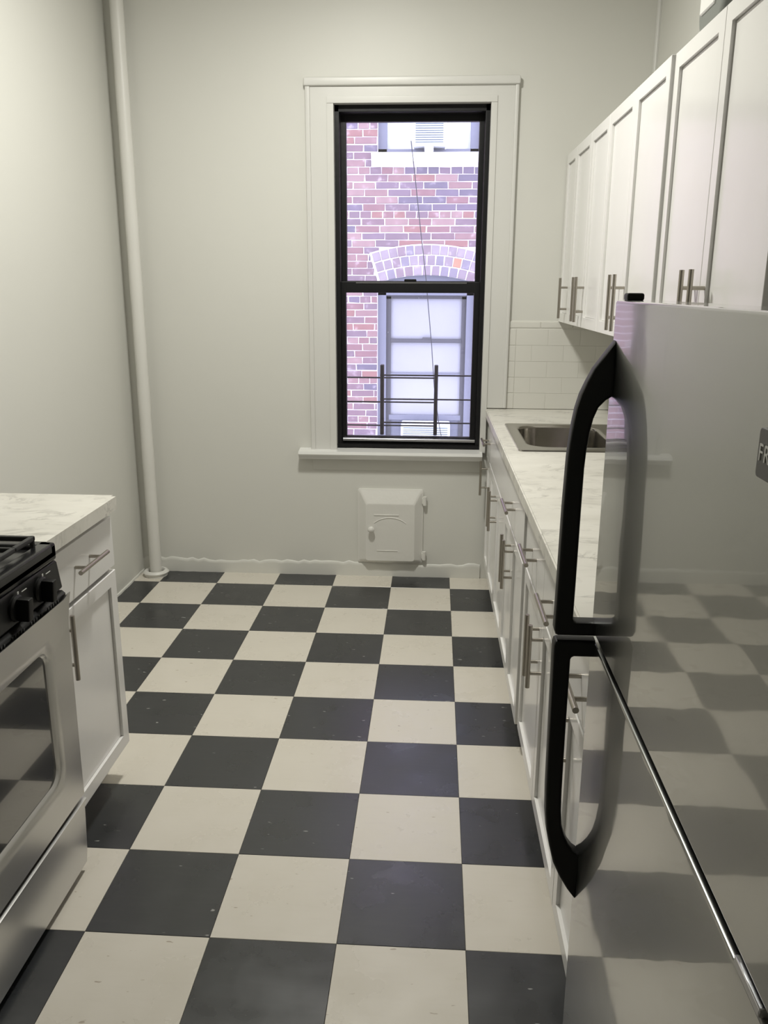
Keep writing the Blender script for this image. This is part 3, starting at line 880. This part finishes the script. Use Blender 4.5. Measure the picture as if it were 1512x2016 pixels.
for zz in (0.145, -0.155):
    MB().box(0.165, 0.186, -0.026, 0.0, zz - 0.020, zz + 0.016, 0.006, 2).cyl((0.180, -0.020, zz - 0.024), (0.180, -0.020, zz + 0.022), 0.010, 10).build('hinge', M['pipe'], ad, 40)
arc = [(0.0 + 0.11 * math.sin(a), -0.040, -0.03 + 0.085 * math.cos(a)) for a in [-0.85 + 1.7 * i / 12 for i in range(13)]]
MB().tube(arc, 0.0028, 6).box(-0.085, 0.045, -0.0425, -0.039, 0.066, 0.073, 0.001).box(-0.07, 0.04, -0.0425, -0.039, -0.128, -0.124, 0.001).build('embossing', M['pipe'], ad, True)

# ------------------------------------------------------------------ riser pipe in the corner
px, py = -1.574, 0.100
pp = empty('riser_pipe', (px, py, 0), 0, 'white painted vertical riser pipe in the far corner', 'pipe')
MB().tube([(0.0, 0.0, 0.012 + (ZC - 0.012) * i / 40) for i in range(41)], [0.0305 + 0.0007 * math.sin(i * 1.7) for i in range(41)], 24).build('pipe', M['pipe'], pp, True)
MB().lathe([(0.040, 0.004), (0.040, 0.022), (0.047, 0.031), (0.060, 0.029), (0.067, 0.021), (0.064, 0.013), (0.058, 0.010), (0.060, 0.001), (0.044, 0.001)], 32, None, True).build('floor_flange', M['pipe'], pp, True)

# ------------------------------------------------------------------ left base cabinet and its counter
LZ = PI / 2
LX = -1.040
lw_ = 0.452
lc = cabinet('base_cabinet', 'white base cabinet with one drawer and one door beside the stove', (LX, -2.213), LZ, lw_, 0.105, 0.868, 0.62,
             [dict(t='door', r=(0, lw_, 0.112, 0.686), h=(0.066, 0.605, 0.178, True)),
              dict(t='drawer', r=(0, lw_, 0.700, 0.850), h=(0.232, 0.782, 0.185, False))])
lt = empty('countertop', (LX, -2.213, 0.872), LZ, 'short marble-look countertop between the stove and bare wall', 'countertop')
b = box_bm(0.0, lw_ + 0.012, -0.020, 0.622, 0, 0.038)
vert = [e for e in b.edges if abs(e.verts[0].co.z - e.verts[1].co.z) > 0.03 and e.verts[0].co.y < 0 and e.verts[0].co.x > 0.3]
bmesh.ops.bevel(b, geom=vert, offset=0.014, segments=4, affect='EDGES')
MB().add(b).build('slab', M['marble'], lt)

# ------------------------------------------------------------------ range (stove)
RW = 0.757
rg = empty('gas_range', (-0.991, -2.217 - RW, 0), LZ, 'stainless steel gas range with black cooktop and front knobs', 'stove')
# local: x 0..RW towards the window, -y to the room (y=0 is X=-0.985)
MB().box(0.002, RW - 0.002, 0.03, 0.635, 0.03, 0.868, 0.003).build('body', M['darkgrey'], rg)
for fx in (0.06, RW - 0.06):
    for fy in (0.08, 0.58):
        MB().cyl((fx, fy, 0.0), (fx, fy, 0.032), 0.018, 12).build('foot', M['black'], rg)
mb = MB()
mb.box(0.0, RW, 0.004, 0.635, 0.868, 0.9, 0.008, 3)
# raised rim around the sunken burner deck
mb.box(0.0, RW, 0.004, 0.042, 0.874, 0.912, 0.007, 3).box(0.0, 0.03, 0.004, 0.635, 0.874, 0.912, 0.007, 3).box(RW - 0.03, RW, 0.004, 0.635, 0.874, 0.912, 0.007, 3).box(0.0, RW, 0.60, 0.635, 0.874, 0.912, 0.007, 3)
mb.build('cooktop', M['blackgloss'], rg, 40)
# control panel, slightly tilted
MB().prism([(0.006, 0.862), (0.010, 0.866), (0.06, 0.866), (0.06, 0.796), (0.000, 0.796), (-0.002, 0.800)], 'x', 0.001, RW - 0.001, 0.002).build('control_panel', M['blacksatin'], rg, 40)
for kx in (RW - 0.105, RW - 0.222, 0.222, 0.105, RW / 2):
    kn = MB()
    Mx = Matrix.Translation((kx, 0.003, 0.830)) @ Matrix.Rotation(PI / 2 + 0.07, 4, 'X')
    kn.lathe([(0.030, 0), (0.030, 0.006), (0.026, 0.010), (0.0005, 0.010)], 28, Mx)
    kb = box_bm(-0.011, 0.011, -0.026, 0.026, 0.008, 0.038, 0.004, 2)
    kn.add(kb, Mx)
    ko = kn.build('knob', M['black'], rg, 40)
    MB().add(box_bm(0.030, 0.052, 0.026, 0.0275, 0.0, 0.0012), Matrix.Translation((kx, 0.0015, 0.830)) @ Matrix.Rotation(PI / 2 + 0.07, 4, 'X')).add(box_bm(0.010, 0.016, 0.027, 0.033, 0.0, 0.0012), Matrix.Translation((kx, 0.0015, 0.830)) @ Matrix.Rotation(PI / 2 + 0.07, 4, 'X')).build('dial_mark', M['letter'], ko)
# black vent ledge with slots behind the scooped door edge
vt = MB().prism([(-0.002, 0.792), (0.05, 0.792), (0.05, 0.70), (-0.006, 0.70), (-0.010, 0.755), (-0.010, 0.785)], 'x', 0.004, RW - 0.004, 0.002).build('vent_ledge', M['blacksatin'], rg, 40)
for grp in range(8):
    for q in range(5):
        xs = 0.06 + grp * 0.085 + q * 0.0125
        MB().box(xs, xs + 0.005, -0.0115, -0.009, 0.762, 0.783).build('slot', M['iron'], vt)
# oven door with scooped top edge and rounded window opening
DX0, DX1, DZB = 0.004, RW - 0.004, 0.232
def top_z(x):
    e = min(x - DX0, DX1 - x)
    t = max(0.0, min(1.0, e / 0.125)); t = t * t * (3 - 2 * t)
    return 0.788 - 0.036 * t
def door_mesh():
    n = 40
    outer = [(DX0 + (DX1 - DX0) * i / n, None) for i in range(n + 1)]
    outline = [(x, top_z(x)) for x, _ in outer] + [(DX1, DZB), (DX0, DZB)]
    hole = rrect(0.110, RW - 0.110, 0.335, 0.690, 0.045, 8)
    return outline, hole
outline, hole = door_mesh()
def front_y(z):                                # gentle outward swell of the sheet towards its top
    t = max(0.0, min(1.0, (z - 0.62) / 0.17))
    return -0.006 - 0.016 * t * t
b = bmesh.new()
n_h = len(hole)
import mathutils
ring_o = []
# one outer point for each hole point, shot outwards to the door edge
cxh, czh = RW / 2, 0.512
for p in hole:
    d = Vector((p[0] - cxh, p[1] - czh))
    best = None
    L = len(outline)
    for i in range(L):
        a = Vector(outline[i]); c = Vector(outline[(i + 1) % L])
        hit = mathutils.geometry.intersect_line_line_2d(Vector((cxh, czh)), Vector((cxh, czh)) + d * 10, a, c)
        if hit is not None: best = hit; break
    ring_o.append(best)
def lerp2(a, c, t): return (a[0] + (c[0] - a[0]) * t, a[1] + (c[1] - a[1]) * t)
# corner points added by snapping the nearest rays to the true corners
for cor in ((DX1, DZB), (DX0, DZB), (DX0, top_z(DX0)), (DX1, top_z(DX1))):
    kbest = min(range(n_h), key=lambda i: (ring_o[i][0] - cor[0]) ** 2 + (ring_o[i][1] - cor[1]) ** 2)
    ring_o[kbest] = Vector(cor)
rings = []
rings.append([(p[0], 0.018 if p[1] < 0.7 else front_y(p[1]) + 0.006, p[1] - (0.0 if p[1] < 0.7 else 0.003)) for p in ring_o])
rings.append([(p[0], front_y(p[1]), p[1]) for p in ring_o])
for t in (0.25, 0.5, 0.75):
    rings.append([(lambda q: (q[0], front_y(q[1]), q[1]))(lerp2(o, h, t)) for o, h in zip(ring_o, hole)])
rings.append([(h[0], front_y(h[1]) , h[1]) for h in hole])
hin = rrect(0.120, RW - 0.120, 0.345, 0.680, 0.036, 8)
rings.append([(h[0], 0.004, h[1]) for h in hin])
b = loft(rings, False)
dr = MB().add(b).build('oven_door', M['rsteel'], rg, 50)
MB().prism(rrect(0.112, RW - 0.112, 0.337, 0.688, 0.04, 6), 'y', 0.003, 0.014).build('oven_window', M['ovenglass'], dr)
MB().box(DX0 + 0.004, DX1 - 0.004, 0.012, 0.035, DZB + 0.004, 0.740).build('door_inner', M['black'], dr)
# storage drawer
MB().prism([(-0.004, 0.206), (-0.010, 0.212), (-0.010, 0.218), (0.0, 0.221), (0.03, 0.221), (0.03, 0.034), (0.012, 0.022), (0.006, 0.024), (0.002, 0.06), (-0.002, 0.15)], 'x', 0.002, RW - 0.002, 0.001).build('storage_drawer', M['rsteel'], rg, 30)
MB().box(0.03, RW - 0.05, 0.016, 0.04, 0.216, 0.236).build('drawer_recess_shade', M['black'], rg)  # black strip painted in for the shade of the recess over the drawer
# grates and burners
for gx0, gx1 in ((0.035, RW / 2 - 0.006), (RW / 2 + 0.006, RW - 0.035)):
    gr = MB(); za, zb = 0.925, 0.937
    ga, gb = 0.035, 0.590
    def bar(x0, x1, y0, y1): gr.box(x0, x1, y0, y1, za, zb, 0.003, 2)
    bar(gx0, gx1, ga, ga + 0.012); bar(gx0, gx1, gb - 0.012, gb); bar(gx0, gx0 + 0.012, ga, gb); bar(gx1 - 0.012, gx1, ga, gb)
    bar(gx0, gx1, (ga + gb) / 2 - 0.006, (ga + gb) / 2 + 0.006)
    for f in (0.28, 0.5, 0.72):
        xm = gx0 + (gx1 - gx0) * f; bar(xm - 0.005, xm + 0.005, ga, gb)
    for yy in (ga + 0.14, gb - 0.14): bar(gx0, gx1, yy - 0.005, yy + 0.005)
    for lx in (gx0 + 0.006, gx1 - 0.006):
        for ly in (ga + 0.006, (ga + gb) / 2, gb - 0.006): gr.cyl((lx, ly, 0.899), (lx, ly, za + 0.002), 0.006, 8)
    gr.build('grate', M['iron'], rg, 40)
    for yy in (ga + 0.14, gb - 0.14):
        MB().lathe([(0.048, 0.8995), (0.048, 0.906), (0.036, 0.910), (0.036, 0.918), (0.0005, 0.921)], 24, Matrix.Translation(((gx0 + gx1) / 2, yy, 0))).build('burner', M['iron'], rg, 40)
MB().box(0.0, RW, 0.600, 0.640, 0.910, 1.02, 0.006, 2).build('backguard', M['rsteel'], rg, 40)

# ------------------------------------------------------------------ refrigerator
FW = 0.752
FX, FYF = 0.158, -2.812
fr = empty('refrigerator', (FX, FYF, 0), -PI / 2, 'stainless steel top-freezer refrigerator with black curved handles', 'refrigerator')
# local: x 0..FW from the window side towards the camera, -y to the room
MB().box(0.006, FW - 0.006, 0.072, 0.690, 0.03, 1.470, 0.006, 2).build('body', M['darkgrey'], fr, 40)
MB().box(0.02, FW - 0.02, 0.060, 0.10, 0.002, 0.06, 0.004).build('base_grille', M['black'], fr)
GZ = 0.972
def fridge_door(name, z0, z1):
    b = box_bm(0.0, FW, 0.0, 0.062, z0, z1)
    vert = [e for e in b.edges if abs(e.verts[0].co.z - e.verts[1].co.z) > 0.1 and e.verts[0].co.y < 0.01]
    bmesh.ops.bevel(b, geom=vert, offset=0.012, segments=5, affect='EDGES', profile=0.5)
    hz = [e for e in b.edges if abs(e.verts[0].co.z - e.verts[1].co.z) < 0.001 and min(v.co.y for v in e.verts) < 0.03]
    hz = [e for e in hz if len([f for f in e.link_faces if abs(f.normal.z) > 0.9]) == 1]
    bmesh.ops.bevel(b, geom=hz, offset=0.004, segments=2, affect='EDGES', profile=0.5)
    return MB().add(b).build(name, M['steel'], fr, 35)
fd = fridge_door('freezer_door', GZ + 0.006, 1.486)
rd = fridge_door('fridge_door', 0.062, GZ - 0.006)
MB().box(0.012, FW - 0.012, 0.014, 0.072, GZ - 0.010, GZ + 0.010).build('door_gasket', M['black'], fr)
for dd, z0, z1 in ((fd, GZ + 0.006, 1.486), (rd, 0.062, GZ - 0.006)):
    MB().box(0.010, FW - 0.010, 0.0615, 0.0725, z0 + 0.008, z1 - 0.008).build('gasket', M['black'], dd)
# handles: outline in (y, z), extruded along x
def smooth_handle(name, parent, outer, inner):
    o = MB().prism(outer + inner[::-1], 'x', 0.006, 0.034, 0.005, 2).build(name, M['black'], parent, 45)
    return o
uo = [(0.0, 1.430), (-0.012, 1.413), (-0.028, 1.390), (-0.037, 1.371), (-0.0445, 1.353), (-0.050, 1.332), (-0.0535, 1.310), (-0.0565, 1.28), (-0.058, 1.258), (-0.060, 1.18), (-0.061, 1.06), (-0.062, 0.985), (-0.060, 0.9775), (-0.056, 0.9755), (0.003, 0.9755)]
ui = [(0.003, 1.352), (-0.008, 1.345), (-0.018, 1.334), (-0.024, 1.318), (-0.028, 1.298), (-0.031, 1.27), (-0.0325, 1.243), (-0.033, 1.18), (-0.0335, 1.06), (-0.034, 1.004), (-0.0325, 1.0005), (-0.029, 0.999), (0.003, 0.999)]
smooth_handle('handle', fd, uo, ui)
lo_ = [(0.003, 0.9675), (-0.056, 0.9675), (-0.060, 0.9655), (-0.062, 0.958), (-0.061, 0.84), (-0.0595, 0.70), (-0.058, 0.655), (-0.0545, 0.622), (-0.0485, 0.592), (-0.0405, 0.560), (-0.028, 0.532), (-0.014, 0.508), (0.0, 0.489)]
li_ = [(0.003, 0.940), (-0.029, 0.940), (-0.0325, 0.938), (-0.034, 0.934), (-0.034, 0.79), (-0.0335, 0.70), (-0.0325, 0.66), (-0.030, 0.635), (-0.025, 0.615), (-0.017, 0.597), (-0.008, 0.585), (0.003, 0.577)]
smooth_handle('handle', rd, lo_, li_)
# hinge covers and centre hinge
MB().box(0.020, 0.044, 0.008, 0.032, 1.4855, 1.4960, 0.003, 2).build('hinge_cover', M['black'], fr, 40)
MB().box(FW - 0.075, FW - 0.01, 0.064, 0.15, 1.4705, 1.492, 0.006, 2).build('hinge_cover', M['black'], fr, 40)
MB().box(FW - 0.075, FW - 0.02, -0.002, 0.07, GZ - 0.006, GZ + 0.003, 0.001).cyl((FW - 0.035, 0.02, GZ - 0.006), (FW - 0.035, 0.02, GZ + 0.006), 0.007, 12).build('centre_hinge', M['chrome'], fr, 40)
# badge with the maker's name
bdg = MB().prism(rrect(0.600, 0.730, 1.360, 1.399, 0.004, 4), 'y', -0.0032, 0.001, 0.001).build('badge', M['badge'], fd, 40)
cu = bpy.data.curves.new('badge_lettering', 'FONT')
cu.body = 'FRIGIDAIRE'; cu.size = 0.0195; cu.extrude = 0.0004; cu.align_x = 'LEFT'; cu.align_y = 'CENTER'; cu.space_character = 1.12
to = bpy.data.objects.new('tmp_text', cu); COL.objects.link(to)
dg = bpy.context.evaluated_depsgraph_get()
me = bpy.data.meshes.new_from_object(to.evaluated_get(dg))
bpy.data.objects.remove(to)
me.materials.clear(); me.materials.append(M['letter'])
lt_ = bpy.data.objects.new('lettering', me); link(lt_, bdg)
lt_.location = (0.604, -0.0036, 1.3795); lt_.rotation_euler = (PI / 2, 0, 0)

# ------------------------------------------------------------------ gas meter above the wall cabinets
gm = empty('gas_meter', (0.60, -1.575, 2.135), -PI / 2 + K, 'dark grey gas meter with pale dial above the wall cabinets', 'gas meter')
# local: x along the wall (towards camera), -y to the room, y 0.26 = wall side
MB().prism(rrect(-0.11, 0.11, 0.012, 0.33, 0.07, 8), 'y', 0.0, 0.085, 0.020, 3).build('front_case', M['meter'], gm, 40)
MB().prism(rrect(-0.128, 0.128, 0.0, 0.348, 0.08, 8), 'y', 0.085, 0.103, 0.004).build('flange', M['meter'], gm, 40)
MB().prism(rrect(-0.11, 0.11, 0.012, 0.33, 0.07, 8), 'y', 0.103, 0.262, 0.01, 2).build('shaded_rear_case', M['darkgrey'], gm, 40)  # same casing as the front; its shade is painted as a darker grey
MB().box(-0.072, 0.045, -0.006, 0.004, 0.075, 0.23, 0.003).build('dial_plate', M['letter'], gm)
for q in rrect(-0.119, 0.119, 0.009, 0.339, 0.074, 2):
    MB().cyl((q[0], 0.078, q[1]), (q[0], 0.110, q[1]), 0.0065, 6).build('bolt', M['black'], gm)
for xx in (-0.07, 0.07):
    MB().cyl((xx, 0.16, 0.325), (xx, 0.16, ZC - 2.135), 0.022, 16).build('pipe_stub', M['pipe'], gm, True)
print('bricks', nbrick, 'objects', len(bpy.data.objects))
